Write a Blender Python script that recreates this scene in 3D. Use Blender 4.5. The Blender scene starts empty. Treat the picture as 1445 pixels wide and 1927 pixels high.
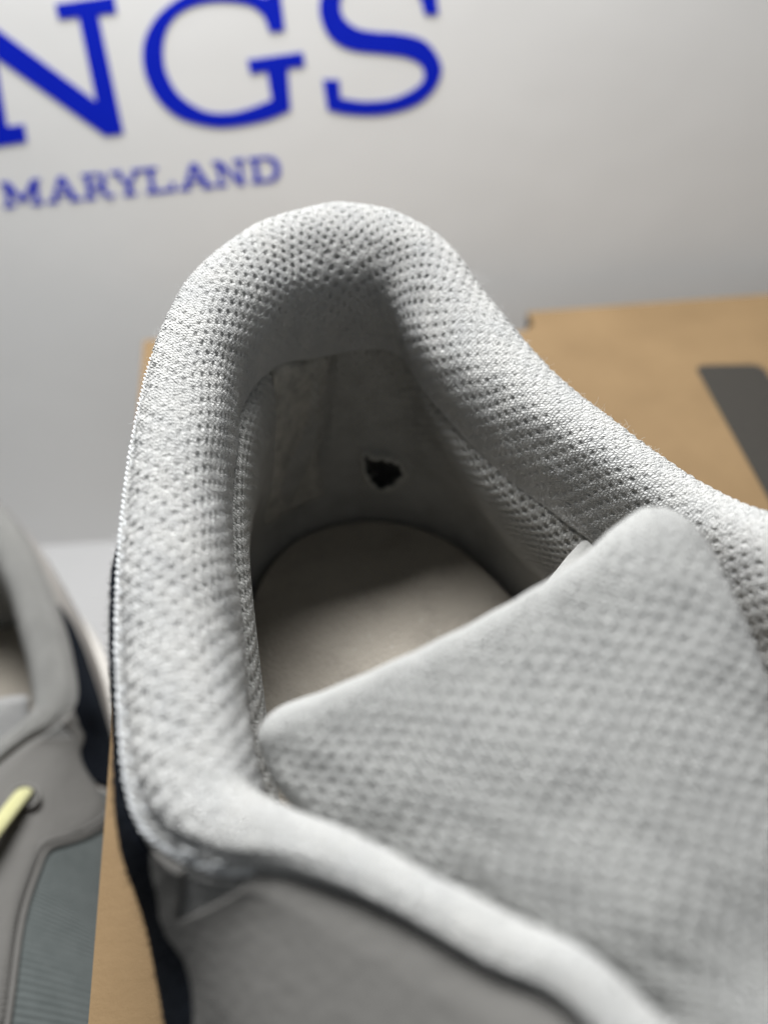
import bpy, math, random
import numpy as np

rng = np.random.default_rng(7)
random.seed(7)
MM = 0.001
SC = bpy.context.scene
COL = SC.collection

# ------------------------------------------------------------------ camera
PW, PH, FPX = 1445.0, 1927.0, 1449.0
PITCH, ROLL, CAMZ = math.radians(40), math.radians(3.5), 147.0
_F = np.array([0, math.cos(PITCH), -math.sin(PITCH)])
_R0 = np.array([1.0, 0, 0]); _U0 = np.cross(_R0, _F)
_R = _R0*math.cos(ROLL) - _U0*math.sin(ROLL)
_U = _U0*math.cos(ROLL) + _R0*math.sin(ROLL)
_C = np.array([0, 0, CAMZ])
def ray(px, py): return _F + (px-PW/2)/FPX*_R - (py-PH/2)/FPX*_U
def at_z(px, py, z):
    d = ray(px, py); return _C + d*(z-CAMZ)/d[2]
def at_plane(px, py, p0, n):
    d = ray(px, py); return _C + d*(np.dot(p0-_C, n)/np.dot(d, n))
def proj(P):
    v = np.asarray(P) - _C; d = v @ _F
    return PW/2 + FPX*(v@_R)/d, PH/2 - FPX*(v@_U)/d

from mathutils import Matrix, Vector
cam = bpy.data.cameras.new('camera'); camo = bpy.data.objects.new('camera', cam); COL.objects.link(camo)
cam.lens = 26; cam.sensor_fit = 'HORIZONTAL'; cam.sensor_width = 26*PW/FPX
cam.clip_start = 0.004; cam.clip_end = 20
cam.dof.use_dof = True; cam.dof.focus_distance = 0.124; cam.dof.aperture_fstop = 8.2
M = Matrix(((_R[0], _U[0], -_F[0], 0), (_R[1], _U[1], -_F[1], 0), (_R[2], _U[2], -_F[2], CAMZ*MM), (0, 0, 0, 1)))
camo.matrix_world = M
SC.camera = camo

# ------------------------------------------------------------------ light
w = bpy.data.worlds.new('World'); SC.world = w; w.use_nodes = True
bg = w.node_tree.nodes['Background']
bg.inputs[0].default_value = (0.92, 0.97, 1.0, 1); bg.inputs[1].default_value = 0.135
def area(name, loc, target, size, size_y, power, color):
    l = bpy.data.lights.new(name, 'AREA'); l.shape = 'RECTANGLE'; l.size = size; l.size_y = size_y
    l.energy = power; l.color = color
    o = bpy.data.objects.new(name, l); COL.objects.link(o)
    o.location = loc
    o.rotation_euler = (Vector(target)-Vector(loc)).to_track_quat('-Z', 'Y').to_euler()
    return o
area('overhead_key', (-0.07, 0.352, 0.50), (0.0, 0.14, 0.06), 0.26, 0.20, 7.6, (1.0, 1.0, 0.985))  # unseen key lamp, set close overhead for a steep falloff
SC.view_settings.view_transform = 'Standard'; SC.view_settings.look = 'None'
SC.view_settings.exposure = 0.0; SC.view_settings.gamma = 1
SC.render.engine = 'CYCLES'
SC.cycles.max_bounces = 8; SC.cycles.diffuse_bounces = 5

# ------------------------------------------------------------------ materials
class NT:
    def __init__(s, name, base, rough=0.8, sheen=0.0, spec=0.3):
        s.m = bpy.data.materials.new(name); s.m.use_nodes = True
        s.t = s.m.node_tree; s.p = s.t.nodes['Principled BSDF']
        s.p.inputs['Base Color'].default_value = (*base, 1); s.p.inputs['Roughness'].default_value = rough
        s.p.inputs['Sheen Weight'].default_value = sheen; s.p.inputs['Specular IOR Level'].default_value = spec
        s.p.inputs['Sheen Roughness'].default_value = 0.5
        s.base = base; s.co = None
    def n(s, typ, **kw):
        x = s.t.nodes.new(typ)
        for k, v in kw.items(): setattr(x, k, v)
        return x
    def ln(s, a, b): s.t.links.new(a, b)
    def coord(s, uv=False):
        tc = s.n('ShaderNodeTexCoord'); return tc.outputs['UV' if uv else 'Object']
    def noise(s, scale, detail=4, rough=0.55, uv=False, stretch=None):
        c = s.coord(uv)
        if stretch:
            mp = s.n('ShaderNodeMapping'); mp.inputs['Scale'].default_value = stretch; s.ln(c, mp.inputs[0]); c = mp.outputs[0]
        t = s.n('ShaderNodeTexNoise'); t.inputs['Scale'].default_value = scale
        t.inputs['Detail'].default_value = detail; t.inputs['Roughness'].default_value = rough
        s.ln(c, t.inputs['Vector']); return t.outputs['Fac']
    def ramp(s, fac, a, b, c0, c1):
        r = s.n('ShaderNodeValToRGB'); e = r.color_ramp.elements
        e[0].position = a; e[1].position = b; e[0].color = (*c0, 1); e[1].color = (*c1, 1)
        s.ln(fac, r.inputs[0]); return r.outputs[0]
    def mixc(s, fac, a, b):
        m = s.n('ShaderNodeMix', data_type='RGBA')
        s.ln(fac, m.inputs[0]); 
        for sock, v in ((m.inputs[6], a), (m.inputs[7], b)):
            if isinstance(v, tuple): sock.default_value = (*v, 1)
            else: s.ln(v, sock)
        return m.outputs[2]
    def math(s, op, a, b=None, c=None):
        m = s.n('ShaderNodeMath', operation=op)
        for i, v in enumerate((a, b, c)):
            if v is None: continue
            if isinstance(v, (int, float)): m.inputs[i].default_value = v
            else: s.ln(v, m.inputs[i])
        return m.outputs[0]
    def color(s, c): s.ln(c, s.p.inputs['Base Color']); return s
    def bump(s, h, dist, strength=1.0):
        b = s.n('ShaderNodeBump'); b.inputs['Distance'].default_value = dist; b.inputs['Strength'].default_value = strength
        s.ln(h, b.inputs['Height'])
        prev = getattr(s, '_b', None)
        if prev is not None: s.ln(prev, b.inputs['Normal'])
        s._b = b.outputs[0]; s.ln(s._b, s.p.inputs['Normal']); return s

def knit_material(name, base, dirt=(0.45, 0.46, 0.46), wale=0.68, course=0.55, depth=0.0006):
    # UV is in millimetres: wales along v, courses along u
    k = NT(name, base, 0.85, 0.25, 0.2)
    uv = k.coord(True)
    sp = k.n('ShaderNodeSeparateXYZ'); k.ln(uv, sp.inputs[0])
    nz = k.noise(0.9, 3, uv=True)
    wob = k.math('MULTIPLY', k.math('SUBTRACT', nz, 0.5), 1.6)
    u = k.math('ADD', sp.outputs[0], wob); v = k.math('ADD', sp.outputs[1], wob)
    a = k.math('ABSOLUTE', k.math('SINE', k.math('MULTIPLY', u, math.pi/wale)))
    # chevron stitch legs
    leg = k.math('MULTIPLY', k.math('PINGPONG', u, wale/2), 0.9)
    b = k.math('ABSOLUTE', k.math('SINE', k.math('MULTIPLY', k.math('ADD', v, leg), math.pi/course)))
    h = k.math('MULTIPLY', k.math('POWER', a, 0.6), k.math('ADD', k.math('MULTIPLY', b, 0.7), 0.3))
    fine = k.noise(14, 2, uv=True)
    h2 = k.math('ADD', h, k.math('MULTIPLY', fine, 0.35))
    k.bump(h2, depth, 0.9)
    big = k.noise(0.12, 5, 0.65, uv=True)
    c = k.ramp(big, 0.3, 0.62, dirt, base)
    fib = k.noise(3.2, 3, 0.7, uv=True)
    c2 = k.mixc(k.math('MULTIPLY', fib, 0.25), c, tuple(x*0.72 for x in base))
    k.color(c2)
    return k.m

MAT = {}
MAT['mesh'] = knit_material('spacer_mesh', (0.74, 0.74, 0.725), (0.62, 0.63, 0.635))
MAT['tongue'] = knit_material('tongue_mesh', (0.53, 0.535, 0.525), (0.47, 0.475, 0.47), 0.8, 0.6, 0.0005)
MAT['mesh2'] = knit_material('shaded_mesh', (0.30, 0.297, 0.285), (0.25, 0.25, 0.24))  # collar mesh of the second shoe, its dimmer light put into the colour
MAT['tongue2'] = knit_material('shaded_tongue', (0.31, 0.31, 0.31), (0.26, 0.26, 0.26), 0.8, 0.6, 0.0002)  # same tongue mesh, colour darkened to stand for the second shoe's shade
MAT['lining'] = knit_material('lining_mesh', (0.62, 0.62, 0.60), (0.47, 0.47, 0.45))
k = NT('patch_microfibre', (0.33, 0.32, 0.29), 0.9, 0.3, 0.15)
k.color(k.ramp(k.noise(260, 6, 0.7), 0.35, 0.65, (0.22, 0.22, 0.205), (0.46, 0.445, 0.41))); k.bump(k.noise(2500, 3), 0.0002); MAT['patch'] = k.m
k = NT('insole_fabric', (0.34, 0.31, 0.27), 0.9, 0.2, 0.15)
uv = k.coord(True); wv = k.n('ShaderNodeTexVoronoi'); wv.inputs['Scale'].default_value = 1.3; k.ln(uv, wv.inputs[0])
c_ = k.mixc(k.noise(40, 5, 0.6), (0.27, 0.242, 0.205), (0.43, 0.395, 0.345))
c_ = k.mixc(k.ramp(k.noise(95, 7, 0.72), 0.50, 0.78, (0, 0, 0), (0.5, 0.5, 0.5)), c_, (0.17, 0.155, 0.135))
c_ = k.mixc(k.ramp(k.noise(900, 3, 0.6), 0.66, 0.72, (0, 0, 0), (0.6, 0.6, 0.6)), c_, (0.55, 0.53, 0.5))
k.color(c_); k.bump(wv.outputs[0], 0.0003, 0.8); MAT['insole'] = k.m
k = NT('dark_foam', (0.012, 0.014, 0.015), 0.95, 0, 0.1); k.bump(k.noise(900, 4), 0.0006); k.color(k.mixc(k.noise(250, 5, 0.7), (0.006, 0.007, 0.008), (0.11, 0.11, 0.112))); MAT['dark'] = k.m
k = NT('frayed_yarn', (0.62, 0.62, 0.59), 0.9, 0.3, 0.1); k.bump(k.noise(3000, 3), 0.0003); MAT['fray'] = k.m
k = NT('navy_suede', (0.004, 0.005, 0.008), 0.95, 0.05, 0.08); k.bump(k.noise(2200, 4), 0.0003)
k.p.inputs['Sheen Tint'].default_value = (0.3, 0.38, 0.5, 1); MAT['suede'] = k.m
k = NT('grey_leather', (0.2, 0.194, 0.185), 0.75, 0, 0.2)
v_ = k.n('ShaderNodeTexVoronoi'); v_.inputs['Scale'].default_value = 900; k.ln(k.coord(), v_.inputs[0])
k.bump(v_.outputs[0], 0.00012, 0.6); k.bump(k.noise(120, 3), 0.0006, 0.5)
k.color(k.mixc(k.noise(35, 4), (0.122, 0.119, 0.114), (0.158, 0.154, 0.147))); MAT['leather'] = k.m
k = NT('pale_leather', (0.42, 0.40, 0.38), 0.6, 0, 0.4); k.bump(k.noise(700, 4), 0.0002); k.color(k.mixc(k.noise(40, 4), (0.36, 0.345, 0.325), (0.46, 0.44, 0.42))); MAT['pale'] = k.m
k = NT('ribbed_textile', (0.2, 0.23, 0.24), 0.9, 0.2, 0.2); k.color(k.mixc(k.noise(300, 5), (0.075, 0.088, 0.088), (0.12, 0.135, 0.135))); k.bump(k.noise(2000, 3), 0.0002); MAT['rib'] = k.m
k = NT('gusset_textile', (0.2, 0.2, 0.2), 0.9, 0.2, 0.15); k.bump(k.noise(1500, 4), 0.0004); k.color(k.mixc(k.noise(600, 4), (0.13, 0.13, 0.128), (0.24, 0.24, 0.235))); MAT['gusset'] = k.m
k = NT('midsole_rubber', (0.55, 0.53, 0.5), 0.6, 0, 0.4); k.bump(k.noise(800, 4), 0.0002); MAT['sole'] = k.m
k = NT('white_label', (0.6, 0.6, 0.585), 0.55, 0, 0.4); k.bump(k.noise(1500, 3), 0.00008); MAT['label'] = k.m
k = NT('seam_thread', (0.66, 0.68, 0.70), 0.7, 0.2, 0.3); k.bump(k.noise(6000, 2), 0.0001); MAT['thread'] = k.m
k = NT('hair', (0.03, 0.025, 0.02), 0.5, 0, 0.4); MAT['hair'] = k.m
k = NT('fibre', (0.7, 0.71, 0.72), 0.7, 0, 0.3); MAT['fibre'] = k.m
k = NT('lime_lace', (0.66, 0.66, 0.22), 0.8, 0.3, 0.2); k.bump(k.noise(1800, 3), 0.0003); k.color(k.mixc(k.noise(500, 3), (0.42, 0.41, 0.20), (0.52, 0.51, 0.28))); MAT['lace'] = k.m
k = NT('cardboard', (0.40, 0.25, 0.115), 0.75, 0, 0.25)
a_ = k.ramp(k.noise(26, 6, 0.62), 0.3, 0.7, (0.155, 0.101, 0.049), (0.197, 0.131, 0.066))
k.color(k.mixc(k.math('MULTIPLY', k.noise(900, 4, 0.7, stretch=(1, 0.25, 1)), 0.3), a_, (0.14, 0.085, 0.037)))
k.bump(k.noise(700, 5, 0.7), 0.00015); k.bump(k.noise(150, 2, stretch=(0.12, 1.6, 1)), 0.0004, 0.35); MAT['card'] = k.m
k = NT('black_print', (0.022, 0.02, 0.017), 0.6, 0, 0.3); k.color(k.mixc(k.noise(500, 4), (0.018, 0.016, 0.014), (0.03, 0.027, 0.022))); MAT['print'] = k.m
k = NT('white_board', (0.70, 0.70, 0.70), 0.45, 0, 0.4); k.bump(k.noise(9, 3), 0.002, 0.3); k.color(k.mixc(k.noise(6, 3), (0.68, 0.68, 0.68), (0.72, 0.72, 0.72))); MAT['board'] = k.m
k = NT('blue_print', (0.003, 0.02, 0.36), 0.7, 0, 0.1); k.color(k.mixc(k.noise(60, 3), (0.0003, 0.009, 0.40), (0.0006, 0.014, 0.48))); MAT['blue'] = k.m
k = NT('white_table', (0.74, 0.74, 0.74), 0.7, 0, 0.15); k.color(k.mixc(k.noise(12, 4), (0.29, 0.29, 0.295), (0.33, 0.33, 0.335))); MAT['table'] = k.m

# ------------------------------------------------------------------ mesh helpers
def mesh_obj(name, V, Fc, mat, parent=None, uv=None, smooth=True, origin=None):
    V = np.asarray(V, dtype=np.float64).reshape(-1, 3)
    o3 = np.zeros(3) if origin is None else np.asarray(origin, float)
    me = bpy.data.meshes.new(name)
    if isinstance(Fc, np.ndarray):
        nf, c = Fc.shape
        me.vertices.add(len(V)); me.vertices.foreach_set('co', ((V-o3)*MM).astype(np.float32).ravel())
        me.loops.add(nf*c); me.loops.foreach_set('vertex_index', Fc.astype(np.int32).ravel())
        me.polygons.add(nf); me.polygons.foreach_set('loop_start', np.arange(0, nf*c, c, dtype=np.int32))
        me.update(calc_edges=True)
    else:
        me.from_pydata([tuple(x) for x in (V-o3)*MM], [], Fc)
    if uv is not None:
        ul = me.uv_layers.new(name='UVMap')
        li = np.empty(len(me.loops), np.int32); me.loops.foreach_get('vertex_index', li)
        ul.data.foreach_set('uv', np.asarray(uv, np.float32).reshape(-1, 2)[li].ravel())
    if smooth: me.polygons.foreach_set('use_smooth', np.ones(len(me.polygons), bool))
    me.materials.append(MAT[mat])
    me.validate()
    o = bpy.data.objects.new(name, me); COL.objects.link(o)
    if parent is not None: o.parent = parent
    else: o.location = o3*MM
    return o
def grid_faces(nu, nv, keep=None, flip=False):
    idx = np.arange(nu*nv).reshape(nu, nv)
    f = np.stack([idx[:-1, :-1], idx[1:, :-1], idx[1:, 1:], idx[:-1, 1:]], -1)
    if flip: f = f[..., ::-1]
    f = f.reshape(-1, 4)
    if keep is not None: f = f[keep.reshape(-1)]
    return f
def spline(C, t, axis=0):
    """Catmull-Rom through uniformly spaced control points C along axis, at parameters t (index units)."""
    C = np.moveaxis(np.asarray(C, float), axis, 0); n = len(C)
    t = np.clip(np.asarray(t, float), 0, n-1-1e-9); i = t.astype(int); f = (t-i)
    ext = np.concatenate([2*C[:1]-C[1:2], C, 2*C[-1:]-C[-2:-1]])
    sh = (-1,)+(1,)*(C.ndim-1); f = f.reshape(sh)
    p0, p1, p2, p3 = ext[i], ext[i+1], ext[i+2], ext[i+3]
    r = 0.5*((2*p1)+(-p0+p2)*f+(2*p0-5*p1+4*p2-p3)*f**2+(-p0+3*p1-3*p2+p3)*f**3)
    return np.moveaxis(r, 0, axis)
def normals(P):
    du = np.gradient(P, axis=0); dv = np.gradient(P, axis=1)
    n = np.cross(du, dv); return n/np.maximum(np.linalg.norm(n, axis=-1, keepdims=True), 1e-9)
def vnoise(x, y, seed=0):
    """smooth value noise, vectorised"""
    xi = np.floor(x).astype(int); yi = np.floor(y).astype(int); fx = x-xi; fy = y-yi
    fx = fx*fx*(3-2*fx); fy = fy*fy*(3-2*fy)
    def h(a, b):
        s = np.sin(a*127.1+b*311.7+seed*74.7)*43758.5453; return s-np.floor(s)
    return (h(xi, yi)*(1-fx)+h(xi+1, yi)*fx)*(1-fy)+(h(xi, yi+1)*(1-fx)+h(xi+1, yi+1)*fx)*fy
def dimples(u, v, pu=3.0, pv=1.75, r=0.62, sharp=0.55, seed=0):
    """staggered mesh holes; returns 0..1 depth. pu: spacing in a row, pv: row distance"""
    u = u + 0.5*(vnoise(u*0.13, v*0.13, seed)-0.5)*2; v = v + 0.45*(vnoise(u*0.11+9, v*0.11, seed+3)-0.5)*2
    best = np.full(u.shape, 9.0)
    row = np.floor(v/pv)
    for dr in (-1, 0, 1):
        rr = row+dr; off = np.where(np.mod(rr, 2) == 0, 0, pu/2)
        cu = np.round((u-off)/pu)*pu+off; cv = (rr+0.5)*pv
        jr = np.sin(cu*12.9898+rr*78.233)*43758.5453; jr = jr-np.floor(jr)
        d = np.sqrt(((u-cu)/(1.0))**2+((v-cv)/(0.92))**2)/(0.88+0.24*jr)
        best = np.minimum(best, d)
    x = np.clip((r*(1+sharp)-best)/(r*2*sharp), 0, 1)
    return x*x*(3-2*x), best
def empty(name, loc, label, cat, group=None, rz=0):
    o = bpy.data.objects.new(name, None); COL.objects.link(o); o.location = np.asarray(loc)*MM; o.rotation_euler = (0, 0, rz)
    o.empty_display_size = 0.02
    o['label'] = label; o['category'] = cat
    if group: o['group'] = group
    return o
def tube(pts, r, sides=5, closed=False):
    pts = np.asarray(pts, float); n = len(pts)
    T = np.gradient(pts, axis=0); T /= np.linalg.norm(T, axis=1, keepdims=True)+1e-12
    ref = np.array([0.31, 0.2, 0.93]); A = np.cross(T, ref); A /= np.linalg.norm(A, axis=1, keepdims=True)+1e-9; B = np.cross(T, A)
    rr = np.broadcast_to(np.asarray(r, float), (n,))
    an = np.linspace(0, 2*math.pi, sides, endpoint=False)
    V = pts[:, None]+rr[:, None, None]*(np.cos(an)[None, :, None]*A[:, None]+np.sin(an)[None, :, None]*B[:, None])
    F = []
    for i in range(n-1):
        for j in range(sides):
            F.append((i*sides+j, i*sides+(j+1) % sides, (i+1)*sides+(j+1) % sides, (i+1)*sides+j))
    return V.reshape(-1, 3), np.array(F)
def join(parts):
    Vs, Fs, o = [], [], 0
    for V, F in parts: Vs.append(V); Fs.append(F+o); o += len(V)
    return np.concatenate(Vs), np.concatenate(Fs)
def prism(poly3, nrm, th):
    """closed prism from planar 3D outline"""
    P = np.asarray(poly3); n = len(P); V = np.concatenate([P, P+np.asarray(nrm)*th])
    F = [tuple(range(n-1, -1, -1)), tuple(range(n, 2*n))]+[(i, (i+1) % n, n+(i+1) % n, n+i) for i in range(n)]
    return V, F

# ------------------------------------------------------------------ setting: table, board behind, cardboard box
BOXH = 116.0
LEAN = math.radians(14)
B0 = np.array([0, 303.0, -BOXH]); BD = np.array([0, math.sin(LEAN), math.cos(LEAN)]); BN = np.array([0, -math.cos(LEAN), math.sin(LEAN)])
tv = [(-900, -600, -BOXH), (900, -600, -BOXH), (900, 900, -BOXH), (-900, 900, -BOXH)]
t = mesh_obj('table', *prism(np.array(tv), (0, 0, -1), 25), 'table', smooth=False); t['kind'] = 'structure'

def rounded_rect_board():
    hw, hh, r = 420, 330, 6; pts = []
    for cx, cy, a0 in ((hw-r, r, -90), (hw-r, hh-r, 0), (-hw+r, hh-r, 90), (-hw+r, r, 180)):
        for a in np.linspace(a0, a0+90, 5): pts.append((cx+r*math.cos(math.radians(a)), cy+r*math.sin(math.radians(a))))
    return np.array([B0+np.array([x, 0, 0])+BD*y for x, y in pts])
sign = empty('sign_board', B0, 'white board with large blue serif lettering leaning behind the shoes', 'sign')
b_ = mesh_obj('panel', *prism(rounded_rect_board()-BN*5, BN, 5), 'board', sign, smooth=False, origin=B0)
def on_board(px, py): return at_plane(px, py, B0, BN)
def letter(polys, th=0.25):
    parts = []
    for i, pl in enumerate(polys):
        P = np.array([on_board(*q) for q in pl])+BN*0.05
        # orientation so that front faces out
        V, F = prism(P, BN, th+0.02*i); parts.append((V, F))
    V = np.concatenate([p[0] for p in parts]); F = []; o = 0
    for p in parts: F += [tuple(x+o for x in f) for f in p[1]]; o += len(p[0])
    ob = mesh_obj('letter', V, F, 'blue', sign, smooth=False, origin=B0)
    import bmesh
    bm = bmesh.new(); bm.from_mesh(ob.data); bmesh.ops.recalc_face_normals(bm, faces=bm.faces); 
    bmesh.ops.triangulate(bm, faces=[f for f in bm.faces if len(f.verts) > 4]); bm.to_mesh(ob.data); bm.free()
    return ob
def smooth_poly(pts, corner, sub=5):
    """closed Catmull-Rom through pts, sharp at indices in corner"""
    n = len(pts); P = np.array(pts, float); out = []
    for i in range(n):
        p1, p2 = P[i], P[(i+1) % n]
        p0 = P[i-1] if i not in corner else 2*p1-p2
        p3 = P[(i+2) % n] if (i+1) % n not in corner else 2*p2-p1
        if i in corner and (i+1) % n in corner: out.append(tuple(p1)); continue
        for f in np.linspace(0, 1, sub, endpoint=False):
            out.append(tuple(0.5*((2*p1)+(-p0+p2)*f+(2*p0-5*p1+4*p2-p3)*f*f+(-p0+3*p1-3*p2+p3)*f**3)))
    return out
# N
letter([[(-20, 42), (181, 190), (148, 31), (110, 35), (104, 7), (214, -9), (220, 23), (185, 27), (233, 250), (199, 255), (-8, 107),
         (14, 237), (46, 233), (51, 266), (-90, 288), (-96, 254), (-58, 248), (-92, 60), (-120, 64), (-126, 38), (-40, 26)]])
# G
G = [(536, 56), (528, -10), (506, -14), (500, -6), (430, -27), (360, -16), (305, 20), (277, 60), (268, 100), (275, 145), (300, 190), (340, 222), (400, 238), (450, 236), (505, 224), (547, 206),
     (541, 128), (574, 123), (570, 97), (465, 112), (471, 138), (502, 133), (511, 187), (470, 203), (430, 212), (385, 208), (340, 180), (315, 140), (307, 100), (312, 60), (332, 28), (370, 8), (420, 2), (470, 9), (496, 28), (508, 60)]
letter([smooth_poly(G, {0, 1, 2, 3, 15, 16, 17, 18, 19, 20, 21, 22, 34, 35})])
S = [(825, 26), (815, -62), (795, -60), (790, -50), (755, -68), (710, -76), (655, -66), (618, -38), (602, 0), (604, 37), (623, 72), (660, 93), (716, 100), (760, 106), (788, 118), (797, 134), (794, 153), (772, 171), (735, 186), (685, 190), (641, 184), (638, 149),
     (607, 149), (616, 206), (654, 214), (716, 215), (778, 199), (816, 168), (831, 128), (816, 93), (791, 72), (747, 62), (704, 59), (669, 51), (645, 29), (641, 0), (655, -28), (700, -45), (745, -40), (785, -12), (799, 27)]
letter([smooth_poly(S, {0, 1, 2, 3, 20, 21, 22, 23, 40})])
# small line: slab letters on a slanted baseline; cell units x 0..1, y 0..1
def cell(x0, x1):
    def f(x, y):
        px = x0+(x1-x0)*x; b = 391-0.098*(px-10); h = 49
        return (px-0.15*h*y, b-h*y)
    return f
def quad(a, b, th):   # stroke a->b horizontal thickness th
    return [(a[0]-th/2, a[1]), (a[0]+th/2, a[1]), (b[0]+th/2, b[1]), (b[0]-th/2, b[1])]
def rect(x0, y0, x1, y1): return [(x0, y0), (x1, y0), (x1, y1), (x0, y1)]
s_ = 0.13
GL = {'M': [rect(0, 0, .3, .14), rect(.7, 0, 1, .14), quad((.14, 0), (.14, 1), .13), quad((.86, 0), (.86, 1), .15), quad((.5, .18), (.12, 1), .16), quad((.5, .18), (.88, 1), .16), rect(0, .87, .2, 1), rect(.8, .87, 1, 1)],
      'A': [rect(-.04, 0, .32, .14), rect(.66, 0, 1.04, .14), quad((.14, 0), (.48, 1), .15), quad((.86, 0), (.5, 1), .19), rect(.25, .28, .75, .40)],
      'R': [rect(0, 0, .4, .14), rect(0, .87, .6, 1), quad((.2, 0), (.2, 1), .19), rect(.2, .42, .65, .55), rect(.62, .46, .82, .95), quad((.86, .02), (.52, .48), .2), rect(.78, 0, 1.03, .14)],
      'Y': [rect(.3, 0, .72, .14), quad((.5, 0), (.5, .5), .19), quad((.48, .42), (.14, 1), .18), quad((.52, .42), (.86, 1), .16), rect(-.03, .87, .34, 1), rect(.66, .87, 1.03, 1)],
      'L': [rect(0, 0, .95, .14), quad((.22, 0), (.22, 1), .18), rect(0, .87, .46, 1), rect(.8, .1, .95, .36)],
      'N': [rect(0, 0, .34, .14), quad((.16, 0), (.16, 1), .14), quad((.84, 0), (.84, 1), .14), quad((.84, 0), (.14, 1), .2), rect(.64, .87, 1.02, 1), rect(-.03, .87, .2, 1)],
      'D': [rect(0, 0, .6, .14), rect(0, .87, .6, 1), quad((.2, 0), (.2, 1), .19), [(.56, 0), (.75, .04), (.92, .2), (.98, .42), (.98, .6), (.92, .82), (.75, .97), (.56, 1), (.56, .86), (.7, .8), (.78, .6), (.78, .4), (.7, .2), (.56, .14)]]}
for ch, x0, x1 in (('M', 8, 82), ('A', 92, 152), ('R', 160, 214), ('Y', 216, 274), ('L', 276, 334), ('A', 340, 402), ('N', 408, 466), ('D', 474, 532)):
    c = cell(x0, x1); letter([[c(*q) for q in pl] for pl in GL[ch]], 0.12)

# cardboard shoe box under the near shoe
bl = at_z(270, 640, 0); bf = at_z(166, 1927, 0); br = at_z(1445, 553, 0)
ey = (bl-bf)/np.linalg.norm(bl-bf); ex = (br-bl)/np.linalg.norm(br-bl)
def bx(x, y, z): return bl+ex*x+ey*y+np.array([0, 0, z])
BW, BL = 365, 450
box = empty('shoe_box', bx(BW/2, -BL/2, -BOXH), 'brown cardboard shoe box lying under the pale grey shoe', 'box')
BO = bx(BW/2, -BL/2, -BOXH)
nx = 150.0
# locate the lid notch
pN = at_z(1006, 604, 0)-bl; A2 = np.array([[ex[0], ey[0]], [ex[1], ey[1]]]); nN = np.linalg.solve(A2, pN[:2])
n1 = nN[0]; n0 = n1-46; nd = 17
lid_out = [(0, -BL), (BW, -BL), (BW, 0), (n1, 0), (n1-1.5, -nd+5), (n1-7, -nd), (n0+7, -nd), (n0, -nd+5), (n0, 0), (0, 0)]
V, F = prism([bx(x, y, -1.6) for x, y in lid_out], (0, 0, 1), 1.6)
mesh_obj('lid_top', V, F, 'card', box, smooth=False, origin=BO)
def wall_panel(name, a, b, z0, z1, th):
    a = np.array(a, float); b = np.array(b, float); d = (b-a)/np.linalg.norm(b-a); nn = np.array([-d[1], d[0]])*th
    V, F = prism([bx(*a, z0), bx(*b, z0), bx(*(b+nn), z0), bx(*(a+nn), z0)], (0, 0, 1), z1-z0); return mesh_obj(name, V, F, 'card', box, smooth=False, origin=BO)
e = 0.02
for a, b in (((0, -BL), (BW, -BL)), ((BW, -BL+1.65), (BW, -1.65)), ((0, -1.65), (0, -BL+1.65))): wall_panel('lid_flap', a, b, -42, -1.62, 1.6)
for a, b in (((BW, 0), (n1, 0)), ((n0, 0), (0, 0))): wall_panel('lid_flap', a, b, -42, -1.62, 1.6)
q = 2.4
for a, b in (((q, -BL+q), (BW-q, -BL+q)), ((BW-q, -BL+q+1.7), (BW-q, -q-nd-1.7)), ((BW-q, -q-nd), (q, -q-nd)), ((q, -q-nd-1.7), (q, -BL+q+1.7))): wall_panel('box_side', a, b, -BOXH, -2.2, 1.6)
V, F = prism([bx(x, y, -BOXH+0.4) for x, y in ((q+2, -BL+q+2), (BW-q-2, -BL+q+2), (BW-q-2, -q-2-nd), (q+2, -q-2-nd))], (0, 0, 1), 1.5); mesh_obj('box_base', V, F, 'card', box, smooth=False, origin=BO)
# printed dark bar
c0 = at_z(1306, 688, 0); c1 = at_z(1432, 686, 0); c2 = at_z(1415, 885, 0)
dv = (c2-c0)/np.linalg.norm(c2-c0); du = (c1-c0); wb = np.linalg.norm(du); du /= wb
def bar_pt(x, y): return c0+du*x+dv*y+np.array([0, 0, 0.15])
pts = []
for cx, cy, a0 in ((4, 4, 180), (wb-4, 4, 270)):
    for a in np.linspace(a0, a0+90, 6): pts.append(bar_pt(cx+4*math.cos(math.radians(a)), cy+4*math.sin(math.radians(a))))
pts += [bar_pt(wb, 150), bar_pt(0, 150)]
V, F = prism(pts, (0, 0, 1), 0.12); o = mesh_obj('printed_bar', V, F, 'print', box, smooth=False, origin=BO); o['label'] = 'dark printed bar with rounded corners'

# ------------------------------------------------------------------ the shoe
PX = lambda x, y, z: at_z(x, y, z)
RID = np.array([(50, -20, 74), (54, 20, 80), (55, 46, 84.5), (52, 68, 80), (45.5, 87, 74), (36, 104, 74.5), (26.5, 121, 77.3), (18, 138, 84.2), (10.5, 150.5, 92), (-3, 155, 96),
    (-17.5, 149.5, 95.5), (-25.8, 136, 94.5), (-29, 118, 92), (-29.3, 98, 88.5), (-28, 78, 84), (-25.3, 60, 79.5), (-21.2, 46, 76.5),
    PX(440, 1512, 76), PX(560, 1556, 76.5), PX(720, 1632, 78), PX(940, 1748, 80), PX(1150, 1868, 82), (25, 4, 81), (31, -22, 76)], float)
NS = len(RID)
T_ = np.gradient(RID[:, :2], axis=0); T_ /= np.linalg.norm(T_, axis=1, keepdims=True)
NRM = np.stack([T_[:, 1], -T_[:, 0], np.zeros(NS)], 1)
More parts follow.
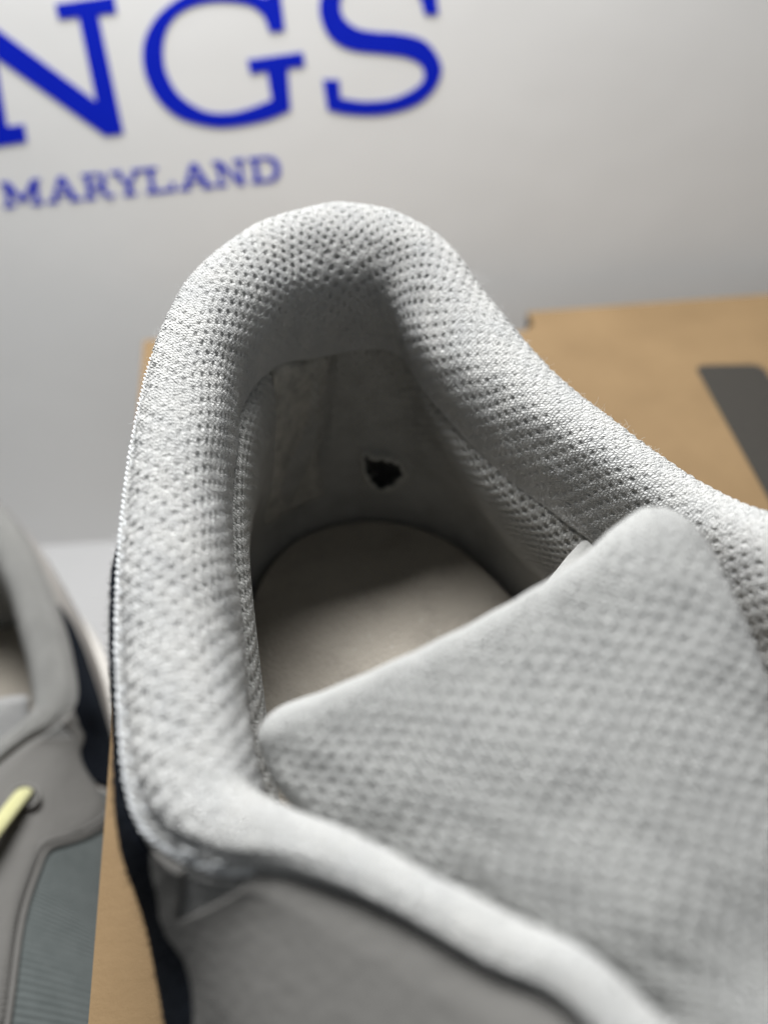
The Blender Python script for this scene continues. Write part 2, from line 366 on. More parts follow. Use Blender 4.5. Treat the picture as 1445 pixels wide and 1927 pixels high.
#           O           Q            R       M            M2           I
SEC_A = [(8.0, -6.0), (5.2, -1.4), (0, 0)]      # side
SEC_H = [(7.5, -7.0), (4.8, -1.6), (0, 0)]      # heel
SEC_F = [(2.3, -3.2), (2.2, -1.0), (0, 0)]      # along the eyestay
IN = np.array([-3, -4, -4, -4, -3.8, -4.4, -7, -9, -10, -11.5, -10.3, -7.5, -5.5, -5.3, -6, -6, -5.5, -4, -3, -2.8, -2.6, -2.6, -2.6, -2.6])     # crease, inward
IZ = np.array([-12, -14, -16, -17, -18, -18, -18.5, -19, -22.5, -25.5, -25, -21, -17.5, -16.5, -18.5, -21, -21, -16, -12, -11, -11, -11, -11, -11.0])  # crease, down
wt = np.zeros((NS, 3))
for i in range(NS):
    if i in (8, 9, 10): wt[i] = (0, 1, 0)
    elif i in (7, 11): wt[i] = (.5, .5, 0)
    elif i >= 19: wt[i] = (0, 0, 1)
    elif i == 18: wt[i] = (.2, 0, .8)
    elif i == 17: wt[i] = (.55, 0, .45)
    elif i in (0,): wt[i] = (.3, 0, .7)
    else: wt[i] = (1, 0, 0)
SEC = np.einsum('ij,jkl->ikl', wt, np.array([SEC_A, SEC_H, SEC_F]))
hl_ = np.interp(np.arange(NS), [6, 7.5, 10.5, 12.5], [0, 1, 1, 0])
_i = np.stack([np.stack([IN*(0.52+0.05*hl_)-0.9, IZ*(0.13-0.02*hl_)-0.2], 1), np.stack([IN*(0.92+0.1*hl_)-0.5-1.2*hl_, IZ*(0.5-0.05*hl_)], 1), np.stack([IN, IZ], 1)], 1)
SEC = np.concatenate([SEC, _i], 1)
CO = RID[:, None]+NRM[:, None]*SEC[..., :1]+np.array([0, 0, 1.0])*SEC[..., 1:]           # collar control net
WP = np.array([(70, -25), (69, 15), (66, 46), (62, 74), (56, 95), (47, 112), (38, 130), (28, 147), (14, 161), (-6, 167), (-24, 160), (-33, 146), (-41, 124), (-42, 100),
    (-40, 80), (-35.8, 62), (-32.8, 47), (-30.2, 38), (-27, 28), (-23.5, 15), (-19.5, 0), (-18, -12), (-17, -25), (-16, -45)], float)
WZ = np.interp(np.arange(NS), [0, 9, 14, 16, 18, 23], [42, 44, 46, 49, 46, 40])
O_ = CO[:, 0]; I_ = CO[:, 5]
W1 = np.concatenate([O_[:, :2]*0.5+WP*0.5, (O_[:, 2:]*0.62+WZ[:, None]*0.38)], 1); W1[:, :2] += NRM[:, :2]*np.interp(np.arange(NS), [0, 15, 16, 18, 20], [0.8, 0.7, 1.2, 1.5, 0.8])[:, None]
W2 = np.concatenate([WP, WZ[:, None]], 1)
W3 = np.concatenate([WP-NRM[:, :2]*1.0, np.full((NS, 1), 27.0)], 1)
WA = np.stack([O_, W1, W2, W3], 1)                                                      # outer wall net
inn = np.interp(np.arange(NS), [0, 7, 8, 9, 10, 11, 12, 13, 14, 17, 23], [15, 14, 17, 20, 16, 11, 9, 10, 12, 12, 10])
IP = WP-NRM[:, :2]*inn[:, None]
IP[7:12] = [(17, 136.5), (6.5, 144.3), (-5, 147.3), (-16.5, 144.8), (-25.5, 138)]
hl = np.interp(np.arange(NS), [5.6, 8, 10, 12], [0, 1, 1, 0])[:, None]
L1 = I_+NRM*(2.0*hl-1.3*(1-hl))+np.array([0, 0, -5.0])
L4 = np.concatenate([IP, np.full((NS, 1), 17.0)], 1)
L3 = np.concatenate([IP+NRM[:, :2]*1.2, np.full((NS, 1), 30.0)], 1)
L2 = (L1+L3)/2+NRM*(1.8*hl-2.0*(1-hl))
LI = np.stack([I_+NRM*1.0+np.array([0, 0, 2.2]), L1, L2, L3, L4], 1)

def surf(net, tt, ss):
    """evaluate net at outer product of t params and s params (index units)"""
    A = spline(net, tt, 0); return spline(A, ss, 1)
def arc_params(net, n, k=2, t0=0, t1=None):
    t1 = NS-1 if t1 is None else t1
    td = np.linspace(t0, t1, 1500); P = spline(net[:, k], td, 0)
    L = np.concatenate([[0], np.cumsum(np.linalg.norm(np.diff(P, axis=0), axis=1))])
    return np.interp(np.linspace(0, L[-1], n), L, td), np.linspace(0, L[-1], n)
def sec_params(net, n, ti=12):
    sd = np.linspace(0, net.shape[1]-1, 400); P = spline(net[ti], sd, 0)
    L = np.concatenate([[0], np.cumsum(np.linalg.norm(np.diff(P, axis=0), axis=1))])
    return np.interp(np.linspace(0, L[-1], n), L, sd), np.linspace(0, L[-1], n)

def build_shoe(root, xf, hi):
    """xf maps design coordinates (mm) to root-local coordinates (mm)."""
    mirror = xf(np.array([[1.0, 0, 0]]))[0]-xf(np.array([[0.0, 0, 0]]))[0]
    det = np.linalg.det(np.stack([xf(np.eye(3)[i:i+1])[0]-xf(np.zeros((1, 3)))[0] for i in range(3)]))
    fl = det < 0
    def add(name, P, mat, uv=None, flip=False, keep=None, parent=root):
        nu, nv = P.shape[:2]
        return mesh_obj(name, xf(P.reshape(-1, 3)), grid_faces(nu, nv, keep, flip != fl), mat, parent, uv)
    # ---- padded collar
    nt, ns = (1750, 230) if hi else (420, 40)
    tt, U = arc_params(CO, nt); ss, Vv = sec_params(CO, ns)
    P = surf(CO, tt, ss); N = normals(P)
    UU, VV = np.meshgrid(U, Vv, indexing='ij')
    seg = np.concatenate([np.zeros((nt, 1)), np.cumsum(np.linalg.norm(np.diff(P, axis=1), axis=-1), axis=1)], 1)
    ridx = int(np.argmin(np.abs(ss-2))); EO = seg; EI = seg[:, -1:]-seg; VV = seg-seg[:, ridx:ridx+1]
    # soft lumps of the foam
    P = P+N*((0.9*(vnoise(UU*0.06, VV*0.08, 5)-0.5)+0.35*(vnoise(UU*0.2, VV*0.25, 6)-0.5))*np.clip(EO/5, 0, 1))[..., None]
    if hi:
        front = np.clip((17.3-tt)/1.0, 0, 1)[:, None]; rel = np.clip(EO/3.2-0.6, 0, 1)*np.clip(EI/3, 0, 1)*front
        d, best = dimples(UU, VV, 2.85, 1.52, 0.43, 0.5, 1)
        # where the roll is gathered on the inside of the heel the knit keeps its own pitch
        ratio = np.linalg.norm(np.gradient(P, axis=0), axis=-1)/(U[1]-U[0])
        dc, bc = dimples(UU*0.45, VV, 2.6, 1.45, 0.42, 0.5, 2)
        mixr = np.clip((ratio-0.52)/0.2, 0, 1); d = d*mixr+dc*(1-mixr)*1.1; best = best*mixr+bc*(1-mixr)
        d2 = 0.10*np.cos(best*2*math.pi/1.7)
        fuzz = 0.07*(vnoise(UU*3.1, VV*3.1, 8)-0.5)+0.05*(vnoise(UU*1.7+40, VV*1.7, 9)-0.5)
        ku = UU+0.25*(vnoise(UU*0.9, VV*0.9, 51)-0.5); kv = VV+0.25*(vnoise(UU*0.8+7, VV*0.8, 52)-0.5)
        fuzz = fuzz+0.06*np.cos(2*math.pi*(ku+0.5*kv)/0.86)*np.cos(2*math.pi*(kv-0.35*ku)/0.78)*(1-0.6*d)
        # edge binding groove beside the outer seam
        groove = (0.15+0.55*front)*np.exp(-((EO-2.6)/0.55)**2)
        pucker = 0.13*front*np.sin(UU*2*math.pi/1.72)*np.exp(-((EO-5.0)/2.6)**2)*(EO > 2.6)
        P = P+N*(-0.44*d*rel*np.interp(tt, [4, 6.5, 8, 12, 13.5, 15], [0.7, 0.75, 1, 1.05, 0.95, 0.85])[:, None]*(0.75+0.5*vnoise(UU*0.4, VV*0.4, 77))+d2*rel*0.4+fuzz-groove+pucker)[..., None]
    flipn = N[nt//2, ns//3, 2] < 0
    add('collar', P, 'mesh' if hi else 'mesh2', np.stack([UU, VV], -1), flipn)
    # ---- lining under the collar roll
    nt2, ns2 = (1300, 220) if hi else (300, 24)
    tt2, U2 = arc_params(LI, nt2, 1); ss2, V2 = sec_params(LI, ns2)
    Q = surf(LI, tt2, ss2); NQ = normals(Q); inw = NQ*(1 if NQ[nt2//2, ns2//2, 1] < 0 else -1)
    UU2, VV2 = np.meshgrid(U2, V2, indexing='ij')
    Q = Q+inw*(1.6*(vnoise(UU2*0.05, VV2*0.06, 12)-0.5))[..., None]
    keep = None
    if hi:
        d, _ = dimples(UU2, VV2, 2.6, 1.5, 0.5, 0.5, 4)
        fade = np.clip((40-VV2)/14, 0, 1)
        Q = Q-inw*(0.5*d*fade)[..., None]
        hole = np.array([(681, 846), (694, 846), (702, 856), (722, 852), (744, 858), (760, 872), (768, 886), (756, 901), (738, 912), (720, 917), (703, 908), (690, 892), (683, 870)], float)
        hx, hy = proj(Q); front = (tt2 < 9.6)[:, None]
        ins = np.zeros(hx.shape, bool); dist = np.full(hx.shape, 1e9)
        for i in range(len(hole)):
            a, b = hole[i], hole[(i+1) % len(hole)]
            c = ((a[1] > hy) != (b[1] > hy)) & (hx < (b[0]-a[0])*(hy-a[1])/(b[1]-a[1]+1e-9)+a[0]); ins ^= c
            ab = b-a; f = np.clip(((hx-a[0])*ab[0]+(hy-a[1])*ab[1])/(ab@ab), 0, 1); dist = np.minimum(dist, np.hypot(hx-a[0]-f*ab[0], hy-a[1]-f*ab[1]))
        ins &= front
        rag = 5*(vnoise(hx*0.25, hy*0.25, 3)-0.5)
        lip = 1.7*np.exp(-(dist/6)**2)*front*(1.0+0.8*(vnoise(hx*0.15, hy*0.15, 31)-0.5))
        Q = Q+inw*(0.9*lip)[..., None]
        fx = np.interp(hy, [680, 760, 830, 930], [612, 606, 600, 560])
        fm = np.exp(-np.clip((hy-930)/40, 0, 9)**2)*np.exp(-np.clip((690-hy)/30, 0, 9)**2)*((tt2 > 8) & (tt2 < 11.5))[:, None]
        Q = Q+inw*((-2.4*np.exp(-((hx-fx-10)/11)**2)+1.5*np.exp(-((hx-fx+22)/26)**2))*fm)[..., None]
        inside = ins & (dist > 1+rag)
        keep = ~(inside[:-1, :-1] | inside[1:, 1:] | inside[1:, :-1] | inside[:-1, 1:])
    lin = add('lining', Q, 'lining', np.stack([UU2, VV2], -1), NQ[nt2//2, ns2//2, 1] > 0, keep)
    if hi:
        bd = []
        hp_ = np.concatenate([hole, hole[:1]]); pr = np.linspace(0, len(hole), 90)
        for px_, py_ in zip(np.interp(pr, np.arange(len(hp_)), hp_[:, 0]), np.interp(pr, np.arange(len(hp_)), hp_[:, 1])):
            m = np.argmin((hx-px_)**2+(hy-py_)**2+1e7*(~front)); bd.append(Q.reshape(-1, 3)[m]+inw.reshape(-1, 3)[m]*0.15)
        bd = np.array(bd); bd = (np.roll(bd, 1, 0)+bd*2+np.roll(bd, -1, 0))/4; bd[-1] = bd[0]
        prt = [tube(bd, 0.26+0.5*vnoise(np.arange(90)*0.4, np.zeros(90), 3)**2, 7)]
        cb = bd.mean(0)
        for q_ in range(330):
            p = bd[rng.integers(0, 90)]; dd = (cb-p)/np.linalg.norm(cb-p)*rng.uniform(-0.7, 1.0)+rng.normal(0, 0.45, 3); Lf = 0.3+1.9*rng.random()**2
            prt.append(tube([p, p+dd*Lf*0.5+rng.normal(0, .1, 3), p+dd*Lf+rng.normal(0, .2, 3)], [0.06, 0.045, 0.02], 3))
        Vt, Ft = join(prt); o = mesh_obj('frayed_edge', xf(Vt), Ft, 'fray', lin); o['label'] = 'pale frayed rim of the hole worn in the heel lining'; o['kind'] = 'stuff'
        ib = surf(LI, np.linspace(6.2, 9.3, 60), np.linspace(1.2, 3.6, 30)); nb = normals(ib); s = 1 if nb[30, 15, 1] < 0 else -1
        add('heel_counter', ib-nb*(s*(2.6+1.6*(vnoise(np.arange(60)[:, None]*0.5+np.zeros((1, 30)), np.arange(30)[None]*0.5+np.zeros((60, 1)), 5)-0.5)))[..., None], 'dark', None, nb[30, 15, 1] > 0)
        # microfibre patch at the back of the heel
        def t_at(px, py):
            i = np.argmin(np.where((tt2[:, None] > 8) & (tt2[:, None] < 12.5) & (VV2 < 38), (hx-px)**2+(hy-py)**2, 1e12)); return tt2[i//ns2], ss2[i % ns2]
        ta = t_at(606, 735)[0]; tb = t_at(517, 735)[0]; t_lo, t_hi = min(ta, tb), max(ta, tb)
        pu, pv = np.linspace(0, 1, 120), np.linspace(0.25, 2.95, 150)
        PU, PV = np.meshgrid(pu, pv, indexing='ij')
        edge = 0.05*(vnoise(PV*5, PV*0, 2)-0.5)+0.03*(vnoise(PV*16, PV*0, 4)-0.5)
        tcol = t_lo+(t_hi-t_lo)*PU+edge*(1-PU)*2.0-0.10*np.clip(PV-1.2, 0, 2)*(PU-0.2)*0
        A = np.stack([spline(spline(LI, tcol[:, j], 0), np.full(1, pv[j]), 1)[:, 0] for j in range(150)], 1)
        nA = normals(A); nA *= 1 if nA[60, 70, 1] < 0 else -1
        bor = np.minimum(np.minimum(np.minimum(PU, 1-PU)*10, 1), (PV-0.25)*2.5)
        A = A+nA*(1.0*np.sqrt(np.clip(bor, 0, 1))-0.15+0.5*(vnoise(PU*3, PV*2.2, 9)-0.5)+0.12*(vnoise(PU*20, PV*12, 10)-.5))[..., None]
        add('heel_patch', A, 'patch', None, normals(A)[60, 70, 1] > 0, None, lin)
    # ---- insole
    no, nr = (400, 40) if hi else (90, 10)
    to, _ = arc_params(LI, no, 4)
    E0 = spline(L4-NRM*1.9, to, 0)
    ya = np.clip(E0[:, 1], -40, 112); A0 = np.stack([19.5-0.185*ya, ya, np.zeros(no)], 1)
    rad = np.concatenate([[1.0, 1.0, 0.992, 0.975], np.linspace(0.95, 0.0, nr-4)])[None, :, None]
    Z = A0[:, None]*(1-rad)+E0[:, None]*rad
    zr = 22.0+2.4*np.clip(rad[..., 0]-0.3, 0, 1)**4+0*Z[..., 0]
    zr[:, 0] -= 6.0; zr[:, 1] -= 0.8
    Z[..., 2] = zr+0.7*(vnoise(Z[..., 0]*0.08, Z[..., 1]*0.08, 21)-0.5)*np.clip((1-rad[..., 0])*8, 0, 1)
    add('insole', Z, 'insole', Z[..., :2], normals(Z)[no//3, nr//2, 2] < 0)
    # ---- tongue
    TG = np.array([[PX(458, 1350, 72), PX(640, 1274, 77), PX(860, 1170, 81.5), PX(1050, 1060, 85), PX(1195, 942, 88.5), PX(1285, 935, 88.5)],
        [PX(472, 1415, 69.5), PX(640, 1345, 75), PX(850, 1250, 79.5), PX(1040, 1150, 83), PX(1200, 1060, 86), PX(1355, 1020, 86)],
        [PX(510, 1500, 66.5), PX(700, 1445, 72), PX(900, 1370, 76), PX(1100, 1280, 79.5), PX(1270, 1200, 82), PX(1420, 1160, 82.5)],
        [PX(640, 1630, 64), PX(830, 1590, 69), PX(1000, 1530, 72.5), PX(1180, 1440, 75.5), PX(1340, 1365, 77.5), PX(1485, 1325, 77)],
        [PX(880, 1790, 62.5), PX(1020, 1750, 67), PX(1160, 1700, 70), PX(1310, 1620, 71.5), PX(1440, 1560, 72.5), PX(1550, 1520, 71)],
        [PX(1140, 1960, 61), PX(1250, 1927, 65), PX(1360, 1885, 67), PX(1470, 1840, 67.5), PX(1580, 1800, 67), PX(1680, 1770, 65)],
        [(26, 4, 61), (33, 5, 66), (39, 6, 68), (44, 7, 67.5), (49, 8, 66), (54, 9, 62)],
        [(27, -22, 58), (34, -22, 63), (40, -22, 65), (45, -22, 64.5), (50, -22, 63), (55, -22, 58)]], float)
    na, nb_ = (560, 400) if hi else (60, 40)
    aa = np.concatenate([np.linspace(0, 0.25, na//8, endpoint=False), np.linspace(0.25, 7, na-na//8)]); bb = np.linspace(0, 5, nb_)
    K = surf(TG, aa, bb)
    gu = np.concatenate([[0], np.cumsum(np.linalg.norm(np.diff(K[:, nb_//2], axis=0), axis=1))])
    rowlen = np.linalg.norm(np.diff(K[na//4], axis=0), axis=1); gv = np.concatenate([[0], np.cumsum(rowlen)])
    NK = normals(K); NK *= np.sign(NK[na//2, nb_//2, 2])
    GU, GV = np.meshgrid(gu, gv, indexing='ij')
    ed = np.minimum(GU, np.minimum(GV, gv[-1]-GV))
    rc = 4.6; gw = np.minimum(GV, gv[-1]-GV); crn = (GU < rc) & (gw < rc)
    ed = np.where(crn, rc-np.hypot(rc-GU, rc-gw), ed)
    pil = 2.6*np.sin(np.clip(GV/gv[-1], 0, 1)*math.pi)*np.sin(np.clip(GU/60, 0, 1)*math.pi)
    r = 5.0; hgt = r*np.sqrt(np.clip(1-(1-np.clip(ed/r, 0, 1))**2, 0, 1))
    d, best = dimples(GV*1.0, GU, 3.3, 0.96, 0.43, 0.6, 6)
    relt = np.clip((GU-2.0)/8, 0, 1)
    lump = 0.7*(vnoise(GU*0.07, GV*0.07, 15)-0.5)+0.35*(vnoise(GU*0.25, GV*0.25, 16)-0.5)
    wr = 0.13*np.sin(GV*1.1+3*vnoise(GU*0.1, GV*0.1, 3))*np.exp(-(GU/5)**2)
    Fp = K+NK*(hgt-3.6+pil+lump*np.clip(ed/4, 0, 1)+wr+(-0.17*d*relt+0.06*(vnoise(GU*2.5, GV*2.5, 18)-.5) if hi else 0))[..., None]
    kp = ed >= -0.001; kp = kp[:-1, :-1] | kp[1:, 1:]
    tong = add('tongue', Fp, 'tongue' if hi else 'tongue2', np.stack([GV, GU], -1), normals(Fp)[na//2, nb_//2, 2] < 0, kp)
    Kb = K[::4, ::4]; edb = hgt[::4, ::4]
    Bk = Kb+NK[::4, ::4]*(-3.6-edb)[..., None]
    Bk = Kb+NK[::4, ::4]*(-3.6-0.6*edb)[..., None]
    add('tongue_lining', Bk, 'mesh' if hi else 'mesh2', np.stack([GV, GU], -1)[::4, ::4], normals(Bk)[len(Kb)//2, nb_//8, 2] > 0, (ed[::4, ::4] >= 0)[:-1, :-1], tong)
    # ---- outer wall and overlays
    nt3, ns3 = 500, 40
    def wall_at(tp, sp):
        """paired evaluation: tp (n,m), sp (n,m)"""
        out = np.zeros(tp.shape+(3,))
        A = spline(WA, tp.ravel(), 0)
        n = len(A); ext = np.concatenate([2*A[:, :1]-A[:, 1:2], A, 2*A[:, -1:]-A[:, -2:-1]], 1)
        s = np.clip(sp.ravel(), 0, WA.shape[1]-1-1e-9); i = s.astype(int); f = (s-i)[:, None]; ar = np.arange(n)
        p0, p1, p2, p3 = ext[ar, i], ext[ar, i+1], ext[ar, i+2], ext[ar, i+3]
        return (0.5*((2*p1)+(-p0+p2)*f+(2*p0-5*p1+4*p2-p3)*f**2+(-p0+3*p1-3*p2+p3)*f**3)).reshape(tp.shape+(3,))
    def shell(name, t0, t1, s0, s1, th, mat, nu=160, nv=50, parent=root, lip=0.06, relief=None, b0=0.0, skew=0.0):
        tp = np.linspace(t0, t1, nu)[:, None]*np.ones((1, nv)); a = np.array([s0(x) for x in tp[:, 0]])[:, None]; b = np.array([s1(x) for x in tp[:, 0]])[:, None]
        q = np.linspace(0, 1, nv)[None]; sp = a+(b-a)*q; tp = tp+skew*sp*np.linspace(1, 0, nu)[:, None]**3
        P = wall_at(tp, sp); N = normals(P)
        cx = np.array([18.0, 60, 40]); sg = np.sign(np.median(np.sum(N*(P-cx), -1))); N = N*sg
        pq = np.minimum(np.minimum(q, 1-q)/lip, 1); pt = np.minimum(np.minimum(np.linspace(0, 1, nu), 1-np.linspace(0, 1, nu))/0.05, 1)[:, None]
        h = th*np.sqrt(np.clip(np.minimum(pq, pt), 0, 1))+b0
        if relief is not None: h = h+relief(tp, sp, q*np.ones_like(tp))
        P = P+N*h[..., None]
        return add(name, P, mat, None, sg < 0, None, parent), P, N
    shell('quarter', 0, NS-1, lambda t: 0.0, lambda t: 3.0, 0.0, 'pale', nt3, ns3)
    taper = lambda t, a, b: max(0.0, min(1.0, (t-a)/1.3))*max(0.0, min(1.0, (b-t)/0.6))
    su, Psu, Nsu = shell('suede_overlay', 13.9, 18.7, lambda t: float(np.interp(t, [16.2, 16.6, 17, 18.7], [0.015, 0.3, 0.85, 1.0])), lambda t: 0.06+2.8*min(1, max(0, (t-13.9)/2.6))**0.8*min(1, max(0.36, (18.7-t)/0.6)), 0.8, 'suede', 260, 60,
        relief=lambda t, s, q: 0.25*(vnoise(t*60, s*25, 41)-0.5)*(q > 0.01))
    def ltop(t):
        v = max(0, 1-abs(t-17.22)/0.42); return 0.0+0.74*v
    LB = ([16.3, 16.6, 17, 17.5, 18, 18.5, 18.9, 19.5, 20.4, 23], [0.12, 0.5, 1.0, 1.14, 1.25, 1.7, 1.95, 1.6, 1.1, 0.95])
    _tx = np.linspace(16.3, 23, 300); _ty = np.interp(_tx, *LB); _w = np.hanning(61); _w /= _w.sum(); _ts = np.convolve(np.pad(_ty, 30, mode='edge'), _w, 'valid'); _ty = np.where(_tx < 17.4, _ty, _ts)
    lbot = lambda t: float(np.interp(t, _tx, _ty))
    lea, Pl, Nl = shell('leather_overlay', 16.35, NS-1, ltop, lbot, 1.0, 'leather', 320, 70, lip=0.12)
    shell('gusset', 16.75, 17.7, lambda t: 0.02, lambda t: 0.95, 0.5, 'gusset', 60, 30)
    # ribbed side panel with ribs of its own
    def ribs(t, s, q): return 0.28*np.sin(t*2*math.pi*7.5)**2
    shell('ribbed_panel', 18.5, NS-1, lambda t: lbot(t)-0.05, lambda t: 3.0, 0.6, 'rib', 420, 30, relief=ribs)
    # piping along the lower edge of the leather
    tp = np.linspace(18.7, NS-1.02, 260)[:, None]; sp = np.array([lbot(x) for x in tp[:, 0]])[:, None]
    tp2 = np.concatenate([tp, tp], 1); sp2 = np.concatenate([sp-0.01, sp+0.05], 1); Pp = wall_at(tp2, sp2)
    Nn = np.cross(np.gradient(Pp[:, 0], axis=0), Pp[:, 1]-Pp[:, 0]); Nn /= np.linalg.norm(Nn, axis=1, keepdims=True); Nn *= np.sign(np.median(np.sum(Nn*(Pp[:, 0]-np.array([18., 60, 40])), 1)))
    Vt, Ft = tube(Pp[:, 0]+Nn*0.9, 0.9, 8); mesh_obj('piping', xf(Vt), Ft, 'leather', root)
    sts = []
    for i in range(6, 250, 3):
        a = Pp[i, 0]+Nn[i]*2.1; dr = (Pp[i, 0]-Pp[i, 1]); dr /= np.linalg.norm(dr); b = Pp[i+1, 0]+Nn[i+1]*2.0; c = a+dr*2.2
        sts.append(tube([a*0.5+b*0.5+dr*1.2-Nn[i]*0.3, a*.5+b*.5+dr*1.7+Nn[i]*0.15, b+dr*2.2+Nn[i]*0.15, b+dr*2.7-Nn[i]*0.3], [0.2, 0.28, 0.28, 0.2], 5))
    Vt, Ft = join(sts); o = mesh_obj('leather_stitching', xf(Vt), Ft, 'leather', root); o['kind'] = 'stuff'
    # ---- vamp and toe
    ys = np.array([(-8, 3), (-24, 2), (-50, 0), (-75, -6), (-97, -14), (-112, -25), (-121, -38)])
    yv = np.array([-2, -30, -60, -85, -105, -118, -124.0]); lx = np.array([-17.6, -16.5, -15, -9, 3, 18, 34.0]); rx = np.array([70, 71.5, 72, 70, 64, 54, 44.0]); hz = np.array([58, 57, 52, 46, 40, 34, 30.0])
    rows = []
    for j in range(len(yv)):
        a = np.linspace(0, math.pi, 17); c = (lx[j]+rx[j])/2; h = (rx[j]-lx[j])/2
        x = c-h*np.cos(a); z = 26+(hz[j]-26)*np.sin(a)**0.75; rows.append(np.stack([x, np.full(17, yv[j])+4*np.sin(a), z], 1))
    Vm = spline(np.array(rows), np.linspace(0, len(yv)-1, 50), 0)
    add('vamp', Vm, 'pale', None, normals(Vm)[25, 8, 2] < 0)
    # ---- midsole: thick sculpted outline
    out = np.concatenate([WP+NRM[:, :2]*3, np.stack([lx[1:]-4, yv[1:]-22], 1)[2:], np.stack([rx[1:]+4, yv[1:]-22], 1)[2:][::-1]])
    nO = 260; oc = np.concatenate([out, out[:1]]); L = np.concatenate([[0], np.cumsum(np.linalg.norm(np.diff(oc, axis=0), axis=1))]); sm = np.linspace(0, L[-1], nO, endpoint=False)
    OX = np.stack([np.interp(sm, L, oc[:, 0]), np.interp(sm, L, oc[:, 1])], 1)
    for _ in range(6): OX = (np.roll(OX, 1, 0)+2*OX+np.roll(OX, -1, 0))/4
    cen = np.array([20.0, 20.0]); prof = [(0.0, 0.86), (0.0, 0.965), (3, 0.99), (10, 1.0), (17, 0.985), (21, 1.005), (27, 1.0), (30, 0.97), (29.5, 0.93), (16.2, 0.88), (15.8, 0.0)]
    Mv = np.stack([np.concatenate([cen+(OX-cen)*f, np.full((nO, 1), z)], 1) for z, f in [(0.0, 0.0)]+prof], 1)
    Mv = np.concatenate([Mv, Mv[:1]], 0)
    add('midsole', Mv, 'sole', None, True)
    return dict(collar=P, N=N, tt=tt, ss=ss, suede=(Psu, Nsu), leather=(Pl, Nl), add=add)

ORG = np.array([5.0, 60.0, 0.0])
shoe = empty('sneaker', ORG, 'pale grey mesh sneaker with a torn heel lining standing on the cardboard box', 'shoe', None)
S1 = build_shoe(shoe, lambda P: np.asarray(P)-ORG, True)

# loose pieces of the near shoe ------------------------------------------------
def tag_label():
    n = np.array([0.1, -0.55, 0.83]); n /= np.linalg.norm(n); p0 = PX(1085, 1045, 55)
    P = np.array([at_plane(x, y, p0, n) for x, y in smooth_poly([(1010, 1120), (1046, 1074), (1072, 1042), (1098, 1018), (1116, 1034), (1128, 1060), (1110, 1110)], {0, 6}, 4)])
    V, F = prism(P, n, 0.5); return mesh_obj('size_label', V-ORG, F, 'label', shoe, smooth=False)
tag_label()
# edge stitching on the outer seam of the collar
P, tt, ss, N = S1['collar'], S1['tt'], S1['ss'], S1['N']
st = []
i0 = int(np.argmin(np.abs(tt-8.5))); i1 = int(np.argmin(np.abs(tt-17.7))); sg0 = -1 if N[len(tt)//2, 60, 2] < 0 else 1
ii = np.arange(i0, i1, 2); arc = np.concatenate([[0], np.cumsum(np.linalg.norm(np.diff(P[ii, 5], axis=0), axis=1))])
for ph in (0, 2.09, 4.19):
    a_ = arc*2*math.pi/3.1+ph+1.5*vnoise(arc*0.3, arc*0, 61); am = 0.2+0.12*vnoise(arc*0.5, arc*0+ph, 62)
    side = P[ii, 8]-P[ii, 2]; side /= np.linalg.norm(side, axis=1, keepdims=True)+1e-9
    c_ = P[ii, 5]+N[ii, 5]*sg0*(0.02+am*np.cos(a_)-0.1)[:, None]+side*(am*1.5*np.sin(a_))[:, None]
    st.append(tube(c_, 0.15+0.06*vnoise(arc*1.1, arc*0+ph, 63), 6))
k_ = 0
for i in range(i0, i1-12, 11):
    if random.random() < 0.25: continue
    a = P[i, 15]; b = P[i+7, 16]; up = N[i, 15]*sg0
    st.append(tube([a-up*0.3, a*0.7+b*0.3+up*0.12, a*0.3+b*0.7+up*0.12, b-up*0.3], [0.1, 0.15, 0.15, 0.1], 6))
V, F = join(st); o = mesh_obj('seam_stitching', V-ORG, F, 'thread', shoe); o['kind'] = 'stuff'
# short stray fibres along collar edge and top
fb = []
sgn = -1 if N[len(tt)//2, 60, 2] < 0 else 1
for _ in range(1500):
    i = int(np.interp(random.random(), [0, 1], [np.argmin(np.abs(tt-4.5)), np.argmin(np.abs(tt-17))])); j = random.choice([random.randint(2, 60), random.randint(2, 110)])
    p = P[i, j]; n = N[i, j]*sgn; v = np.array([random.gauss(0, 1) for _ in range(3)]); L = 0.25+random.random()**3*1.3
    d1 = n*0.6+v*0.5; d1 /= np.linalg.norm(d1); d2 = d1+np.array([random.gauss(0, .9) for _ in range(3)])
    fb.append(tube([p-n*0.1, p+d1*L*0.4, p+d1*L*0.5+d2*L*0.35, p+d1*L*0.4+d2*L*0.6], 0.014, 3))
for px, py in ((238, 972), (268, 800), (243, 985), (300, 655)):
    c = PX(px, py, 84); j = np.argmin(np.sum((P[:, :12]-c)**2, -1)); p = P[:, :12].reshape(-1, 3)[j]
    a = np.linspace(0, 5.2, 14); ph = random.random()*6
    fb.append(tube(np.stack([p[0]-0.5+0.8*np.cos(a+ph), p[1]+0.8*np.sin(a+ph)+0.1*a, p[2]+0.3+0.6*np.sin(a*1.3)], 1), 0.022, 4))
V, F = join(fb); o = mesh_obj('stray_fibres', V-ORG, F, 'fibre', shoe); o['kind'] = 'stuff'
Psu, Nsu = S1['suede']; fb = []
for _ in range(1600):
    i = random.randrange(8, Psu.shape[0]-8); j = random.randrange(0, 34); p = Psu[i, j]; n = Nsu[i, j]; v = np.array([random.gauss(0, .6) for _ in range(3)]); L = 0.15+random.random()**2*0.35
    fb.append(tube([p-n*0.1, p+(n+v*0.5)*L*0.5, p+(n+v)*L], [0.04, 0.03, 0.01], 3))
V, F = join(fb); o = mesh_obj('suede_nap', V-ORG, F, 'suede', shoe); o['kind'] = 'stuff'
